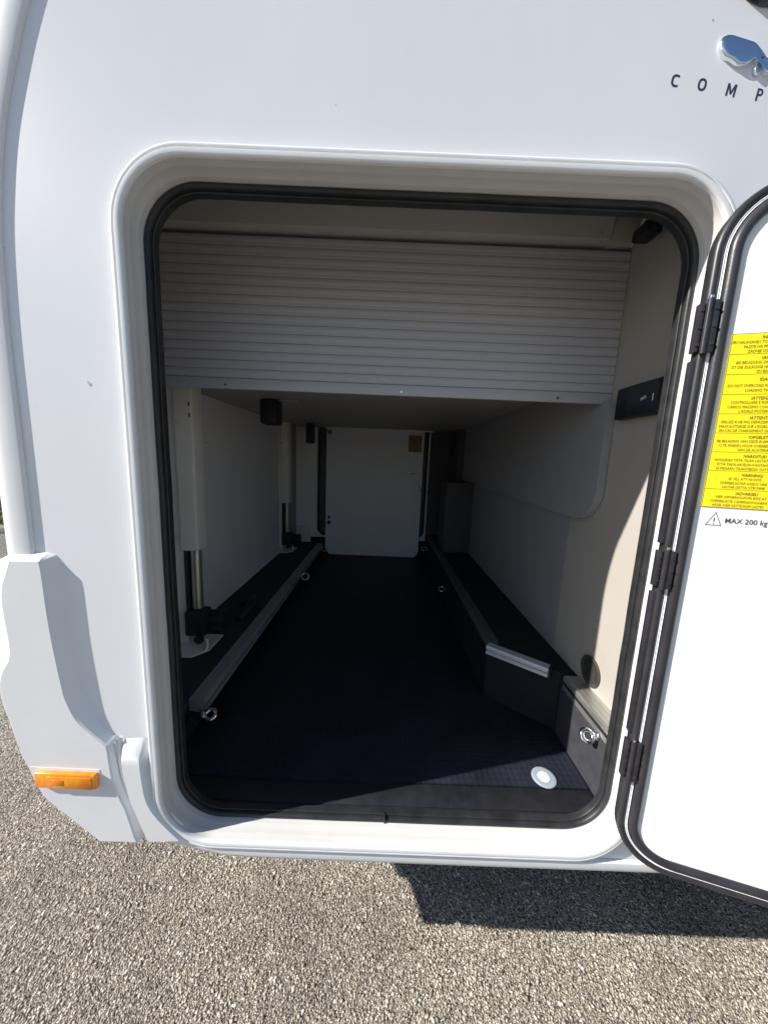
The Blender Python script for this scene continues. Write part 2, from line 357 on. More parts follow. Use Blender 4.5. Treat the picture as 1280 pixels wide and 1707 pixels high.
# where each front-face vertex goes at the body side
back = [(-.672, -.1925, .600), (-.617, -.1925, .600), (-.601, -.196, .6005), (-.594, -.215, .6005), (-.590, -.33, .6005), (-.582, -.45, .6005), (-.574, -.49, .6005), (-.563, -.52, .6005), (-.545, -.545, .6005), (-.524, -.566, .6005)]
fr2 = [(-.674, -.205), (-.618, -.204), (-.6174, -.208), (-.615, -.228), (-.612, -.335), (-.601, -.46), (-.593, -.496), (-.580, -.527), (-.556, -.554), (-.532, -.577),
       (-.527, -.586), (-.525, -.62), (-.521, -.663), (-.511, -.70), (-.500, -.732), (-.484, -.808),
       (-.561, -.809), (-.590, -.781), (-.615, -.757), (-.645, -.728), (-.669, -.699), (-.691, -.636), (-.703, -.60), (-.711, -.556), (-.725, -.479), (-.719, -.434), (-.697, -.389), (-.699, -.292), (-.693, -.251)]
bk2 = back + [(-.516, -.575, .6005), (-.514, -.62, .6005), (-.510, -.665, .6005), (-.500, -.70, .6005), (-.489, -.732, .6005), (-.474, -.808, .6005),
              (-.555, -.822, .63), (-.60, -.80, .66), (-.65, -.775, .68), (-.70, -.745, .70), (-.745, -.715, .72), (-.785, -.645, .72), (-.80, -.605, .72), (-.808, -.556, .72), (-.815, -.48, .72), (-.812, -.434, .72), (-.806, -.389, .72), (-.806, -.285, .72), (-.795, -.225, .72)]
YF = .585
mid = {22: (-.703, .588, -.602), 23: (-.714, .592, -.557), 24: (-.745, .604, -.485), 25: (-.768, .615, -.430), 26: (-.768, .615, -.378), 27: (-.765, .615, -.280), 28: (-.735, .608, -.222)}
rm0 = [mid.get(i, tuple((a_ + b_) / 2 for a_, b_ in zip((fr2[i][0], YF, fr2[i][1]), (bk2[i][0], bk2[i][2], bk2[i][1])))) for i in range(len(fr2))]
def refine(P, sharp, k=4):
    out = []; n_ = len(P)
    for i in range(n_):
        p1, p2 = P[i], P[(i + 1) % n_]; p0 = P[i - 1] if i not in sharp else p1; p3 = P[(i + 2) % n_] if (i + 1) % n_ not in sharp else p2
        for q_ in range(k):
            t = q_ / k
            out.append(tuple(.5 * (2 * p1[j] + (-p0[j] + p2[j]) * t + (2 * p0[j] - 5 * p1[j] + 4 * p2[j] - p3[j]) * t * t + (-p0[j] + 3 * p1[j] - 3 * p2[j] + p3[j]) * t ** 3) for j in range(len(p1))))
    return out
SHARP = {0, 1, 2, 15, 16, 28}
fr2 = refine(fr2, SHARP); bk2 = refine(bk2, SHARP); rm0 = refine(rm0, SHARP)
bu = MB(); n = len(fr2)
def lerp(a, b, t): return tuple(a[i] + (b[i] - a[i]) * t for i in range(3))
F3 = [(x, YF, z) for x, z in fr2]; B3 = [(x, y, z) for x, z, y in bk2]
cxz = (sum(p[0] for p in fr2) / n, sum(p[1] for p in fr2) / n)
# rounded front edge: outline inset a little on the face, then stepping back
ins = []
for i in range(n):
    a = Vector(fr2[i - 1]); c = Vector(fr2[(i + 1) % n]); t = (c - a).normalized(); nn = Vector((t.y, -t.x))
    ins.append(nn)
sgn = 1 if (Vector(fr2[20]) + ins[20] * .01 - Vector(cxz)).length < (Vector(fr2[20]) - Vector(cxz)).length else -1
r0 = [(fr2[i][0] + sgn * ins[i].x * .0028, YF - .0006, fr2[i][1] + sgn * ins[i].y * .0028) for i in range(n)]
r1 = [(fr2[i][0] + sgn * ins[i].x * .0010, YF + .0002, fr2[i][1] + sgn * ins[i].y * .0010) for i in range(n)]
r2 = [lerp(F3[i], B3[i], .07) for i in range(n)]
rm = rm0
r3 = B3
bu.loft([r0, r1, r2, rm, r3], closed_loop=True)
tris = tessellate_polygon([[Vector((p[0], p[2], 0)) for p in r0]])
bu.add(r0, [tuple(t) for t in tris])
# wraps on to the rear
left = [p for p in B3 if p[1] > .62 and (p[0] < -.792 or p[2] < -.73)]
bu.loft([left, [(p[0] - .003, YB, p[2]) for p in left]], closed_loop=False)
BUMP = bu.build("bumper", M_plastic, ROOT, 17)
sc_ = MB(); sc_.cyl((-.6885, .6115, -.1905), (-.6905, .607, -.1895), .0022, 10); sc_.build("screw", M_trim, BUMP)
# dark joint strip between bumper and wheel side cladding
gp = MB()
gl = [(-.5255, -.577), (-.5205, -.62), (-.516, -.665), (-.503, -.715), (-.488, -.757), (-.470, -.806)]
gr = [(-.506, -.572), (-.509, -.62), (-.503, -.665), (-.489, -.715), (-.475, -.757), (-.461, -.802)]
gp.loft([[(x + .002, .5985, z) for x, z in gl], [(x + .006, .592, z) for x, z in gl], [(x - .006, .592, z) for x, z in gr], [(x, .5985, z) for x, z in gr]], closed_loop=False)
gp.build("joint_strip", M_plastic, ROOT, 50)
# short cladding piece beside the door frame that runs into the sill
cl = MB()
o_l = smooth_curve([(-.503, -.604), (-.501, -.65), (-.494, -.70), (-.481, -.745), (-.463, -.802)], 4)
o_r = smooth_curve([(-.463, -.600), (-.461, -.655), (-.455, -.705), (-.434, -.747), (-.392, -.797)], 4)
K = len(o_l)
rows = []
for i in range(K):
    (xl, zl), (xr, zr) = o_l[i], o_r[i]; t = i / (K - 1)
    dpt = .583 if i else .586
    rows.append([(xl - .004, .600, zl), (xl, dpt + .003, zl), (xl + .003, dpt, zl), (xr - .003, dpt, zr), (xr + .001, dpt + .003, zr), (xr + .014 - .006 * t, .600, zr + .006)])
top = [(x, .5995, z + (.028 if k not in (0, 5) else .02)) for k, (x, y, z) in enumerate(rows[0])]
cl.loft([top] + rows, closed_loop=False)
e0 = rows[-1]; cl.loft([e0, [(x, .62, z - .014) for x, y, z in e0]], closed_loop=False)
cl.build("sill_cladding", M_plastic, ROOT, 32)
# sill rail below the frame
si = MB()
sx = smooth_curve([(-.47, -.806), (-.44, -.812), (-.39, -.824), (-.33, -.838), (-.25, -.846), (.2, -.8475), (.9, -.8475), (XE, -.8475)], 4)
si.loft([[(x, .5995, z + .024) for x, z in sx], [(x, .5935, z + .02) for x, z in sx], [(x, .5925, z + .006) for x, z in sx], [(x, .596, z - .003) for x, z in sx], [(x, .61, z - .010) for x, z in sx], [(x, .65, z - .012) for x, z in sx]], closed_loop=False)
si.build("sill_rail", M_plastic, ROOT, 50)

# ---- amber side marker lamp
ml = empty("side_marker_lamp", (-.61, .585, H - .655), parent=ROOT)
m1 = MB(); m1.prism([(-.684, -.634), (-.5465, -.6345), (-.5425, -.6795), (-.600, -.684), (-.632, -.685), (-.671, -.676)], lambda p: (p[0], .5838, p[1]), lambda p: (p[0], .590, p[1]))
m1.build("recess_plate", M_plastic, ml)
m2 = MB(); m2.bevbox(-.671, -.5490, .5755, .5848, -.6735, -.6395, .0030, 3)
m2.bevbox(-.646, -.557, .5742, .5760, -.6715, -.6455, .0008)
m2.build("amber_lens", M_amber, ml)
q = MB(); q.bevbox(-.640, -.612, .5736, .5743, -.664, -.652, .0003); q.build("lens_boss", M_amber, ml)
# ---- tinted window upper right and the roof-side curve
wd = MB(); WR = (.47, 1.60, .6765, 1.12, .06)
wd.loft([[XZ(p, .5985) for p in rrect(*WR, d=0)], [XZ(p, .592) for p in rrect(*WR, d=.002)], [XZ(p, .590) for p in rrect(*WR, d=.010)]], cap=False)
wd.add([XZ(p, .590) for p in rrect(*WR, d=.010)], [tuple(range(52))])
wd.build("window", M_glass, ROOT)

# ---- door frame ring (white profile with ridges)
fr_ = ring(LIP, [(-.0185, .6005), (-.0183, .5935), (-.0175, .5895), (-.0150, .5880), (-.0128, .5885), (-.0118, .5905), (-.0108, .5905), (-.0100, .5880), (-.0030, .5875), (-.0008, .5885), (0, .5905),
                 (.0004, .5945)], XZ)
FR = fr_.build("door_frame", M_frame, ROOT, 50)
fr_ = ring(LIP, [(.0004, .5943), (.0006, .6030), (.0011, .6055), (.0012, .6080), (.0009, .6105), (.0011, .6230), (.0018, .6258), (.0019, .6280), (.0016, .6305), (.0024, .6450)], XZ)
fr_.build("jamb_profile", M_jamb, FR, 50)
# ---- rubber seal: two bulbs, slightly uneven
def seal(rect, prof, name, m, amp=.0007):
    mb = MB(); loops = []
    for ins_, dep in prof:
        L = []
        P = rrect(*rect, d=ins_, n=16)
        # subdivide the long straights so that the rubber can wander
        Q = []
        for i in range(len(P)):
            a = P[i]; c = P[(i + 1) % len(P)]; d_ = math.dist(a, c); kk = max(1, int(d_ / .035))
            for k in range(kk): Q.append((a[0] + (c[0] - a[0]) * k / kk, a[1] + (c[1] - a[1]) * k / kk))
        loops.append(Q)
    m_ = min(len(q) for q in loops)
    base_n = len(loops[0])
    out = []
    for (ins_, dep), Q in zip(prof, loops):
        if len(Q) != base_n: Q = [Q[int(i * len(Q) / base_n)] for i in range(base_n)]
        out.append([(x + amp * (noise.noise((x * 9, z * 9, 1)) + .4 * noise.noise((x * 30, z * 30, 7))), dep + amp * noise.noise((x * 11, z * 11, 5)), z + amp * noise.noise((x * 9, z * 9, 3))) for x, z in Q])
    mb.loft(out, closed_path=False); return mb
def seal2(rect, prof, amp=.0007):
    """same, resampled from a fixed base loop so every ring has the same count"""
    cx0, cx1, cz0, cz1, r = rect; mb = MB(); N = []
    base = rrect(*rect, n=16); Q = []
    for i in range(len(base)):
        a = base[i]; c = base[(i + 1) % len(base)]; kk = max(1, int(math.dist(a, c) / .035))
        for k in range(kk): Q.append((i, k / kk))
    out = []
    for ins_, dep in prof:
        P = rrect(*rect, d=ins_, n=16); L = []
        for i, t in Q:
            a = P[i]; c = P[(i + 1) % len(P)]; x = a[0] + (c[0] - a[0]) * t; z = a[1] + (c[1] - a[1]) * t
            L.append((x + amp * (noise.noise((x * 9, z * 9, 1)) + .5 * noise.noise((x * 30, z * 30, 7))), dep + amp * noise.noise((x * 11, z * 11, 5)), z + amp * noise.noise((x * 9, z * 9, 3))))
        out.append(L)
    return mb.loft(out)
def arc(c_ins, c_y, r, a0, a1, n=7): return [(c_ins + r * math.cos(R(a0 + (a1 - a0) * i / n)), c_y + r * math.sin(R(a0 + (a1 - a0) * i / n))) for i in range(n + 1)]
prof = [(.0015, .643)] + arc(.0060, .6405, .0048, 180, 350, 8) + [(.0112, .6450)] + arc(.0122, .6468, .0018, 180, 360, 6) + [(.0141, .651), (.0141, .6585), (.010, .6595)]
SEAL = seal2(LIP, prof, .0009).build("rubber_seal", M_rubber, ROOT, 50)
jn = MB(); jn.bevbox(.0295, .0318, .6345, .650, -.802, -.787, .001); jn.build("seal_joint", M_rubber, SEAL)

# ---- inner front lining round the opening
li = MB(); li.sheet([(-.735, .66), (.60, .66), (.60, -.835), (-.45, -.835), (-.60, -.79), (-.735, -.70)], rrect(*LIP, d=.0110), lambda p: (p[0], .660, p[1])); li.build("front_lining", M_lgrey, ROOT, 0)

# ================= garage compartment =================
FZ = -.790; CZ = .242; BY = 2.75
def part(name, m, *boxes, parent=ROOT, bev=0, sm=30):
    q = MB()
    for bx in boxes:
        if bev: q.bevbox(*bx, bev)
        else: q.box(*bx)
    return q.build(name, m, parent, sm)
part("garage_floor_mat", M_mat, (-.534, .54, .725, BY, FZ - .02, FZ))
part("threshold_strip", M_blk, (-.45, .56, .668, .724, FZ - .02, FZ - .003), bev=.002)
q = MB(); q.prism([(-.536, .6615), (-.536, BY), (-.785, BY), (-.785, .735), (-.750, .6615)], lambda p: (p[0], p[1], -.725), lambda p: (p[0], p[1], -.7005)); q.build("left_ledge", M_carpet, ROOT, 30)
q = MB(); q.prism([(-.734, .6605), (-.7725, .7345), (-.7885, .7345), (-.748, .6605)], lambda p: (p[0], p[1], -.71), lambda p: (p[0], p[1], .66)); q.build("leak_filler", M_leftw, ROOT, 30)  # unseen filler added to close the corner gap against stray light
part("left_garage_wall", M_leftw, (-.79, -.772, .735, BY, -.72, .64))
part("right_garage_wall", M_lamin, (.590, .61, .667, 1.047, -.70, .64))
part("right_garage_wall", M_rgrey, (.5892, .61, 1.0485, BY, -.70, .64))
part("garage_ceiling", M_lgrey, (-.78, .592, .965, BY, CZ, CZ + .02))
part("front_ceiling", M_lgrey, (-.78, .592, .667, .99, .625, .645))
# back wall around the opposite hatch
part("back_garage_wall", M_leftw, (-.79, -.556, BY + .001, BY + .012, -.70, .30))
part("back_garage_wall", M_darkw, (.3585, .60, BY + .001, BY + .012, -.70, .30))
q = MB(); q.sheet([(-.5558, .30), (.358, .30), (.358, -.655), (-.5558, -.655)], rrect(-.545, .345, -.64, .2999, .07), lambda p: (p[0], BY, p[1])); q.build("hatch_surround", M_board, ROOT, 0)
part("kick_panel", M_mat2, (-.60, .45, BY - .001, BY + .010, FZ - .02, -.6555))
HS = (-.545, .345, -.64, .30, .07)
q = MB(); q.loft([[XZ(p, d_) for p in rrect(*HS, d=i_)] for i_, d_ in [(-.012, BY), (-.012, BY - .008), (0, BY - .010), (.002, BY + .002), (.004, BY + .06)]]); q.build("hatch_frame", M_frame, ROOT, 50)
q = MB(); q.loft([[XZ(p, d_) for p in rrect(*HS, d=i_)] for i_, d_ in [(.004, BY + .001), (.004, BY - .008), (.012, BY - .014), (.03, BY - .012), (.07, BY + .0), (.075, BY + .05)]]); q.build("hatch_seal", M_rubber, ROOT, 50)
# inner hatch board
hz0, hz1 = -.795, .2335
hb = []
for p in rrect(-.470, .302, hz0, .33, .065): hb.append((p[0], min(p[1], hz1)))
q = MB(); q.prism(hb, lambda p: (p[0], BY - .035, p[1]), lambda p: (p[0], BY - .016, p[1])); HB = q.build("opposite_hatch", M_board, ROOT, 30)
def knob(x, z, r=.013, m=M_blk, r2=None):
    k_ = MB(); k_.cyl((x, BY - .036, z), (x, BY - .046, z), r, 18); kk = k_.build("knob", m, HB)
    k_ = MB(); k_.torus((x, BY - .047, z), (0, 1, 0), r * .62, r * .22, 18, 6); k_.build("knob_ring", M_chrome, HB)
knob(-.445, .205, .018); knob(-.44, -.52, .016); knob(-.44, -.475, .012)
part("paper_notice", mat("dull_brown_label", (.26, .20, .10), .6), (.18, .285, BY - .037, BY - .0355, .075, .205), parent=HB)
part("paper_strip", M_board, (.18, .285, BY - .037, BY - .0355, .055, .066), parent=HB)
q = MB(); q.tube([(.21, BY - .037, -.105), (.235, BY - .05, -.09), (.255, BY - .037, -.10)], .004, 8); q.build("latch_clip", M_chrome, HB)
q = MB(); q.tube([(.26, BY - .037, -.16), (.30, BY - .045, -.235), (.36, BY - .02, -.245)], .003, 8); q.build("stay_wire", M_chrome, HB)
part("ceiling_edge_trim", M_alu, (-.48, .375, BY - .06, BY - .036, .2335, .2415))
part("socket_cover", M_board, (-.715, -.60, BY - .03, BY - .001, -.66, -.56), bev=.008)
part("wall_pillar", M_lgrey, (-.772, -.72, 2.50, BY - .002, -.70, CZ - .001))
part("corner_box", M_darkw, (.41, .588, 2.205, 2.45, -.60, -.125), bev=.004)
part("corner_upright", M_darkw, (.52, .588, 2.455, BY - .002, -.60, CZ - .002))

# right ledge: wide behind, cut back diagonally, narrow in front
rl = [(.592, .668), (.592, BY), (.372, BY), (.372, 1.055), (.545, .915), (.545, .668)]
q = MB(); q.prism(rl, lambda p: (p[0], p[1], FZ - .01), lambda p: (p[0], p[1], -.603)); q.build("right_ledge", M_mat2, ROOT, 30)
part("lit_ledge_face", M_riser, (.5425, .5449, .669, .900, FZ + .0005, -.640))  # lighter grey sheet added on the ledge face, painting its sunlit stretch
def extrusion(a, b, wdt, hgt, name="aluminium_rail", side=1, m=M_alu):
    """slotted profile from a to b (top inner edge), width to the ledge side, slot on the inner face"""
    a = Vector(a); b = Vector(b); t = (b - a).normalized(); o = t.cross(Vector((0, 0, 1))) * side
    P = [(0, 0), (.004, .0015), (wdt * .30, .0015), (wdt * .30, 0), (wdt * .36, 0), (wdt * .36, .0015), (wdt * .66, .0015), (wdt * .66, 0), (wdt * .72, 0), (wdt * .72, .0015), (wdt, .0015), (wdt, -hgt), (0, -hgt), (0, -hgt * .64), (.010, -hgt * .64), (.010, -hgt * .40), (0, -hgt * .40), (-.0015, -hgt * .36), (-.0015, -.002)]
    q = MB(); q.prism(P, lambda p: a + o * p[0] + Vector((0, 0, p[1])), lambda p: b + o * p[0] + Vector((0, 0, p[1])))
    return q.build(name, m, ROOT, 20)
extrusion((.545, .668, -.5995), (.545, .895, -.5995), .044, .040)
extrusion((.372, 1.065, -.5995), (.372, BY - .04, -.5995), .04, .040, m=mat("dark_aluminium", (.12, .12, .125), .5, metal=.3, noise_amt=.1))
extrusion((-.490, BY - .04, -.6995), (-.490, .868, -.6995), .044, .040, m=mat("dull_aluminium", (.36, .36, .37), .5, metal=.3, noise_amt=.1))
part("left_riser", M_mat2, (-.541, -.5345, .6615, BY, FZ - .03, -.7257))
part("left_riser_foot", M_mat2, (-.534, -.520, .80, BY, FZ - .002, -.7365))
# the cut-off profile set across the diagonal
dv = Vector((.545 - .372, .925 - 1.06, 0)).normalized()
A = Vector((.360, 1.036, -.5945)); Bq = A + dv * .190
extrusion(tuple(Bq), tuple(A), .026, .028, "loose_rail_piece", 1, mat("satin_aluminium", (.66, .68, .70), .32, metal=.55, noise_amt=.05))
ec = MB(); o_ = dv.cross(Vector((0, 0, 1)))
ec.prism([(-.001, .002), (.031, .002), (.031, -.031), (-.001, -.031)], lambda p: Bq + dv * .001 - o_ * p[0] + Vector((0, 0, p[1])), lambda p: Bq + dv * .006 - o_ * p[0] + Vector((0, 0, p[1])))
ec.build("rail_end_cap", M_blk, ROOT)
# cladding overlay on the right wall
op = []
for p in rrect(.898, 3.4, -.146, .60, .085): op.append((min(p[0], BY - .01), min(p[1], CZ - .002) if p[0] > .93 else min(p[1], .1705)))
op = [(.898, .173), (.898, -.05)] + [(.898 + .09 * (1 - math.cos(R(a))), -.056 - .09 * math.sin(R(a))) for a in range(6, 91, 7)] + [(1.3, -.140), (BY - .01, -.11), (BY - .01, .24), (.94, .24), (.94, .173)]
q = MB(); q.prism(op, lambda p: (.566, p[0], p[1]), lambda p: (.588, p[0], p[1])); q.build("wall_cladding", M_rgrey, ROOT, 25)
for z in (-.235, -.37, -.46, -.545): 
    q = MB(); q.cyl((.5885, 1.064, z), (.5868, 1.064, z), .010, 16); q.build("cover_cap", M_rgrey, ROOT)
for y_ in (1.13, 1.45, 1.8):
    q = MB(); q.cyl((.5885, y_, -.55), (.5868, y_, -.55), .011, 16); q.build("cover_cap", M_rgrey, ROOT)
# ventilation disc low on the right wall
q = MB()
vc = Vector((.589, .851, -.552))
q.loft([[(vc.x - d_, vc.y + r_ * math.cos(a), vc.z + r_ * math.sin(a)) for a in [i * 2 * math.pi / 32 for i in range(32)]] for r_, d_ in [(.042, 0), (.042, .003), (.039, .0045), (.034, .0035), (.032, -.0005 + .002), (.002, .0015)]], cap=False)
vent = q.build("air_vent", M_grille, ROOT, 50)
for k in range(-4, 5):
    z = k * .0068; hw = math.sqrt(max(0, .031 ** 2 - z * z))
    q = MB(); q.box(.5855, .5872, vc.y - hw, vc.y + hw, vc.z + z - .0012, vc.z + z + .0012); q.build("vent_slat", M_grille, vent)

# black switch panel on the right wall
sw = MB(); sw.bevbox(.568, .589, .735, .872, .122, .197, .005); SW = sw.build("switch_panel", M_blk, ROOT, 40)
part("switch_face", mat("switch_gloss", (.02, .022, .03), .25), (.5665, .568, .738, .826, .128, .191), parent=SW)

FONT = None
def text_mesh(txt, size, sx=1.0, bold=0, align='LEFT', ext=.0):
    c = bpy.data.curves.new("lettering", 'FONT'); c.body = txt; c.size = size; c.align_x = align; c.offset = bold; c.extrude = ext; c.resolution_u = 2
    o = bpy.data.objects.new("tmp", c); COL.objects.link(o)
    dg = bpy.context.evaluated_depsgraph_get(); me = bpy.data.meshes.new_from_object(o.evaluated_get(dg))
    bpy.data.objects.remove(o); bpy.data.curves.remove(c)
    vs = [v.co.copy() for v in me.vertices]; fs = [tuple(p.vertices) for p in me.polygons]; bpy.data.meshes.remove(me)
    return [Vector((v.x * sx, v.y, v.z)) for v in vs], fs
vs, fs = text_mesh("PIOS", .009, .9, .0003, 'CENTER')
a = R(18)
q = MB(); q.add([(.5662, .776 - (v.x * math.cos(a) - v.y * math.sin(a)), .157 + v.x * math.sin(a) + v.y * math.cos(a)) for v in vs], fs); q.build("switch_lettering", M_discw, SW, 0)
part("rocker_mark", M_discw, (.5655, .5663, .748, .750, .150, .165), parent=SW)

# roller shutter: one slat per object
SH = empty("roller_shutter", (-.09, .93, H + .355), parent=ROOT)
SY = .922
slp = [(.0012, .0003), (.0004, .0022), (.0006, .0046), (.0007, .0058), (.0006, .0070), (.0008, .0084), (.0000, .0110), (-.0003, .0150), (.0000, .0205), (.0010, .0228), (.0060, .0234), (.0060, .0002)]
smesh = None
for k in range(15):
    z = .1985 + k * .02255
    if smesh is None:
        q = MB(); q.prism([(d_, h_ * .0225 / .0235) for d_, h_ in slp], lambda p: (-.772, SY + p[0], z + p[1]), lambda p: (.5885, SY + p[0], z + p[1])); so_ = q.build("slat", M_slat, SH, 25); smesh = so_; z0 = so_.location.z
    else:
        c_ = smesh.copy(); COL.objects.link(c_); c_.parent = SH; c_.location.z = z0 + (k * .02255); c_.location.y += random.uniform(-.0003, .0003)
q = MB(); q.bevbox(-.772, .5885, SY - .001, SY + .012, .1705, .1975, .0015); BR = q.build("bottom_rail", M_slat, SH, 30)
for x in (-.426, .035, .445):
    q = MB(); q.cyl((x, SY - .0045, .1795), (x, SY - .001, .1795), .0032, 12, .0036); q.build("rivet", M_chrome, SH)
# header box above the shutter
q = MB(); q.prism([(.914, .548), (.905, .552), (.893, .598), (.900, .612), (.985, .612), (.985, .548)], lambda p: (-.772, p[0], p[1]), lambda p: (.523, p[0], p[1])); HD = q.build("shutter_housing", M_lgrey, ROOT, 30)
part("housing_end", M_lgrey, (.5235, .5885, .906, .985, .545, .61), bev=.004)
for y_, z_, x_ in ((.892, .593, .50), (.902, .562, .497)):
    q = MB(); q.cyl((x_, y_ - .002, z_), (x_, y_ + .004, z_), .0028, 10); q.build("screw", M_chrome, HD)
q = MB(); q.bevbox(.535, .572, .80, .845, .505, .53, .005); q.cyl((.553, .80, .515), (.553, .79, .515), .008, 14); q.build("door_latch_receiver", M_blk, ROOT)
q = MB(); q.tube([(.575, .905, .535), (.578, .895, .56), (.584, .88, .585)], .002, 8); q.build("cable", M_discw, ROOT)

# support posts on the left
def post(x0, x1, yc, sc=1):
    g_ = empty("bed_lift_post", ((x0 + x1) / 2, yc, H - .70), parent=ROOT)
    w_ = x1 - x0
    part("back_plate", M_post, (x0 - .035 * sc, x0 - .001, yc - .012, yc - .006, -.70, CZ - .001), parent=g_)
    q = MB(); q.bevbox(x0, x1, yc - .035, yc + .035, -.340, CZ - .001, .008, 3); q.build("housing", M_post, g_)
    q = MB(); q.cyl((x0 + w_ * .56, yc, -.56), (x0 + w_ * .56, yc, -.342), w_ * .30, 24); q.build("inner_tube", M_tube, g_)
    part("guide_plate", M_trim, (x0 + .003, x0 + w_ * .26, yc - .02, yc + .02, -.60, -.342), parent=g_)
    q = MB(); q.bevbox(x0 + .004, x1 + .012, yc - .04, yc + .02, -.655, -.562, .006); q.cyl((x1 + .00, yc + .03, -.62), (x1 + .065, yc + .03, -.62), .036, 20); q.build("motor", M_blk, g_)
    q = MB(); q.prism([(x0 - .035, yc - .10), (x1 - .005, yc - .10), (x1 + .035, yc - .055), (x1 + .035, yc + .05), (x0 - .035, yc + .05)], lambda p: (p[0], p[1], -.699), lambda p: (p[0], p[1], -.693)); q.build("foot_plate", M_post, g_)
    q = MB(); q.tube([(x1 + .028, yc - .06, -.692), (x1 + .034, yc - .06, -.668), (x1 + .030, yc - .06, -.650)], .005, 8); q.build("bracket_hook", M_post, g_)
    q = MB(); q.cyl((x1 - .005, yc - .050, -.662), (x1 - .005, yc - .040, -.662), .016, 16); q.build("pivot_bolt", M_blk, g_)
    q = MB(); q.cyl((x0 + w_ * .22, yc - .041, .075 + .02), (x0 + w_ * .22, yc - .034, .075 + .02), .0075, 6); q.build("bolt", M_chrome, g_)
    for z_ in (.150, .115): part("slot", M_blk, (x1 - .010, x1 - .006, yc - .0358, yc - .034, z_, z_ + .013), parent=g_)
post(-.699, -.637, 1.165)
post(-.752, -.690, 2.48, 1)
for y_ in (1.42, 1.47):
    q = MB(); q.cyl((-.7725, y_, .045), (-.770, y_, .045), .004, 8); q.build("screw", M_chrome, ROOT)
part("cable_cap", M_blk, (-.545, -.468, 1.475, 1.56, .135, CZ - .002), bev=.012)
part("ceiling_plate", M_lgrey, (-.46, -.385, 1.50, 1.60, CZ - .006, CZ - .0005), bev=.002)
part("cable_cap", M_blk, (-.575, -.52, 2.45, 2.52, .10, CZ - .002), bev=.01)
q = MB(); q.tube([(-.60, 1.35, -.699), (-.57, 1.42, -.66), (-.60, 1.52, -.675), (-.66, 1.50, -.69)], .02, 10); q.build("cable_loop", M_blk, ROOT)

# lashing eyes
def eye(c, side, axis, R_=.0125, q_=.0042):
    """side = +1: the ring sticks out towards +x"""
    c = Vector(c); g_ = empty("lashing_eye", (c.x, c.y, c.z + H), parent=ROOT); ax = Vector(axis).normalized()
    out = Vector((side, 0, 0)); out = (out - ax * out.dot(ax)).normalized()
    q = MB(); q.cyl(c, c + Vector((side * .005, 0, 0)), R_ * .85, 20); q.cyl(c + Vector((side * .005, 0, 0)), c + Vector((side * .011, 0, 0)), R_ * .55, 6); q.build("mounting_washer", M_chrome, g_)
    q = MB(); q.torus(c + Vector((side * .009, 0, 0)) + out * R_, ax, R_, q_, 30, 12); q.build("ring", M_chrome, g_)
eye((-.494, .862, -.740), 1, (.1, -.45, .85), .0140, .0052)
eye((.541, .728, -.643), -1, (-.15, -.75, .62), .0125, .0060)
eye((-.489, 1.97, -.722), 1, (.1, -.9, .35), .020, .0035)
eye((.371, 1.80, -.700), -1, (-.1, -.5, .8), .016, .004)
eye((-.489, 2.62, -.722), 1, (.1, -.5, .8), .020, .004)
eye((.371, 2.62, -.690), -1, (.1, -.5, .8), .020, .004)
# floor drain disc / interior lamp
q = MB()
def disc(cx, cy, z, rr): return [(cx + rr * math.cos(i * 2 * math.pi / 36), cy + rr * math.sin(i * 2 * math.pi / 36), z) for i in range(36)]
q.loft([disc(.440, .7395 + .012, FZ, .0300), disc(.440, .7515, FZ + .0022, .0292), disc(.440, .7515, FZ + .0030, .027), disc(.440, .7515, FZ + .0022, .0165)]); q.add(disc(.44, .7515, FZ + .0021, .0166), [tuple(range(36))])
DC = q.build("floor_cap", M_disc, ROOT, 40)
q = MB(); q.loft([disc(.440, .7515, FZ + .0023, .0155), disc(.440, .7515, FZ + .0034, .0150), disc(.440, .7515, FZ + .0038, .0138)]); q.add(disc(.44, .7515, FZ + .0038, .0138), [tuple(range(36))]); q.build("cap_centre", M_discw, DC, 40)

# ---- lettering and emblem on the side panel
LT = empty("model_lettering", (.478, .599, H + .575), parent=ROOT)
def glyph(ch):
    """outlines on a unit-high cell: list of (outer, hole)"""
    def ell(rx, ry, a0, a1, n=28, e=2.3):
        P = []
        for i in range(n + 1):
            a = R(a0 + (a1 - a0) * i / n); c_, s_ = math.cos(a), math.sin(a)
            P.append((rx * abs(c_) ** (2 / e) * (1 if c_ >= 0 else -1), ry * abs(s_) ** (2 / e) * (1 if s_ >= 0 else -1)))
        return P
    if ch == "O": return [(ell(.43, .5, 0, 360, 40)[:-1], ell(.235, .315, 0, 360, 40)[:-1])]
    if ch == "C":
        o = ell(.45, .5, 62, 298); i_ = ell(.245, .315, 70, 290)
        return [([(.30, .46)] + o[1:-1] + [(.30, -.46), (.30, -.285)] + i_[::-1][1:-1] + [(.30, .285)], None)]
    if ch == "M": return [([(-.47, -.5), (-.28, -.5), (-.28, .16), (-.08, -.34), (.08, -.34), (.28, .16), (.28, -.5), (.47, -.5), (.47, .5), (.25, .5), (0, -.06), (-.25, .5), (-.47, .5)], None)]
    b_ = [(.02 + .30 * math.cos(R(a)), .205 + .295 * math.sin(R(a))) for a in range(90, -91, -12)]
    h_ = [(.02 + .125 * math.cos(R(a)), .205 + .135 * math.sin(R(a))) for a in range(90, -91, -12)]
    return [([(-.30, .5)] + b_ + [(-.11, -.09), (-.11, -.5), (-.30, -.5)], [(-.11, .34)] + h_ + [(-.11, .07)])]
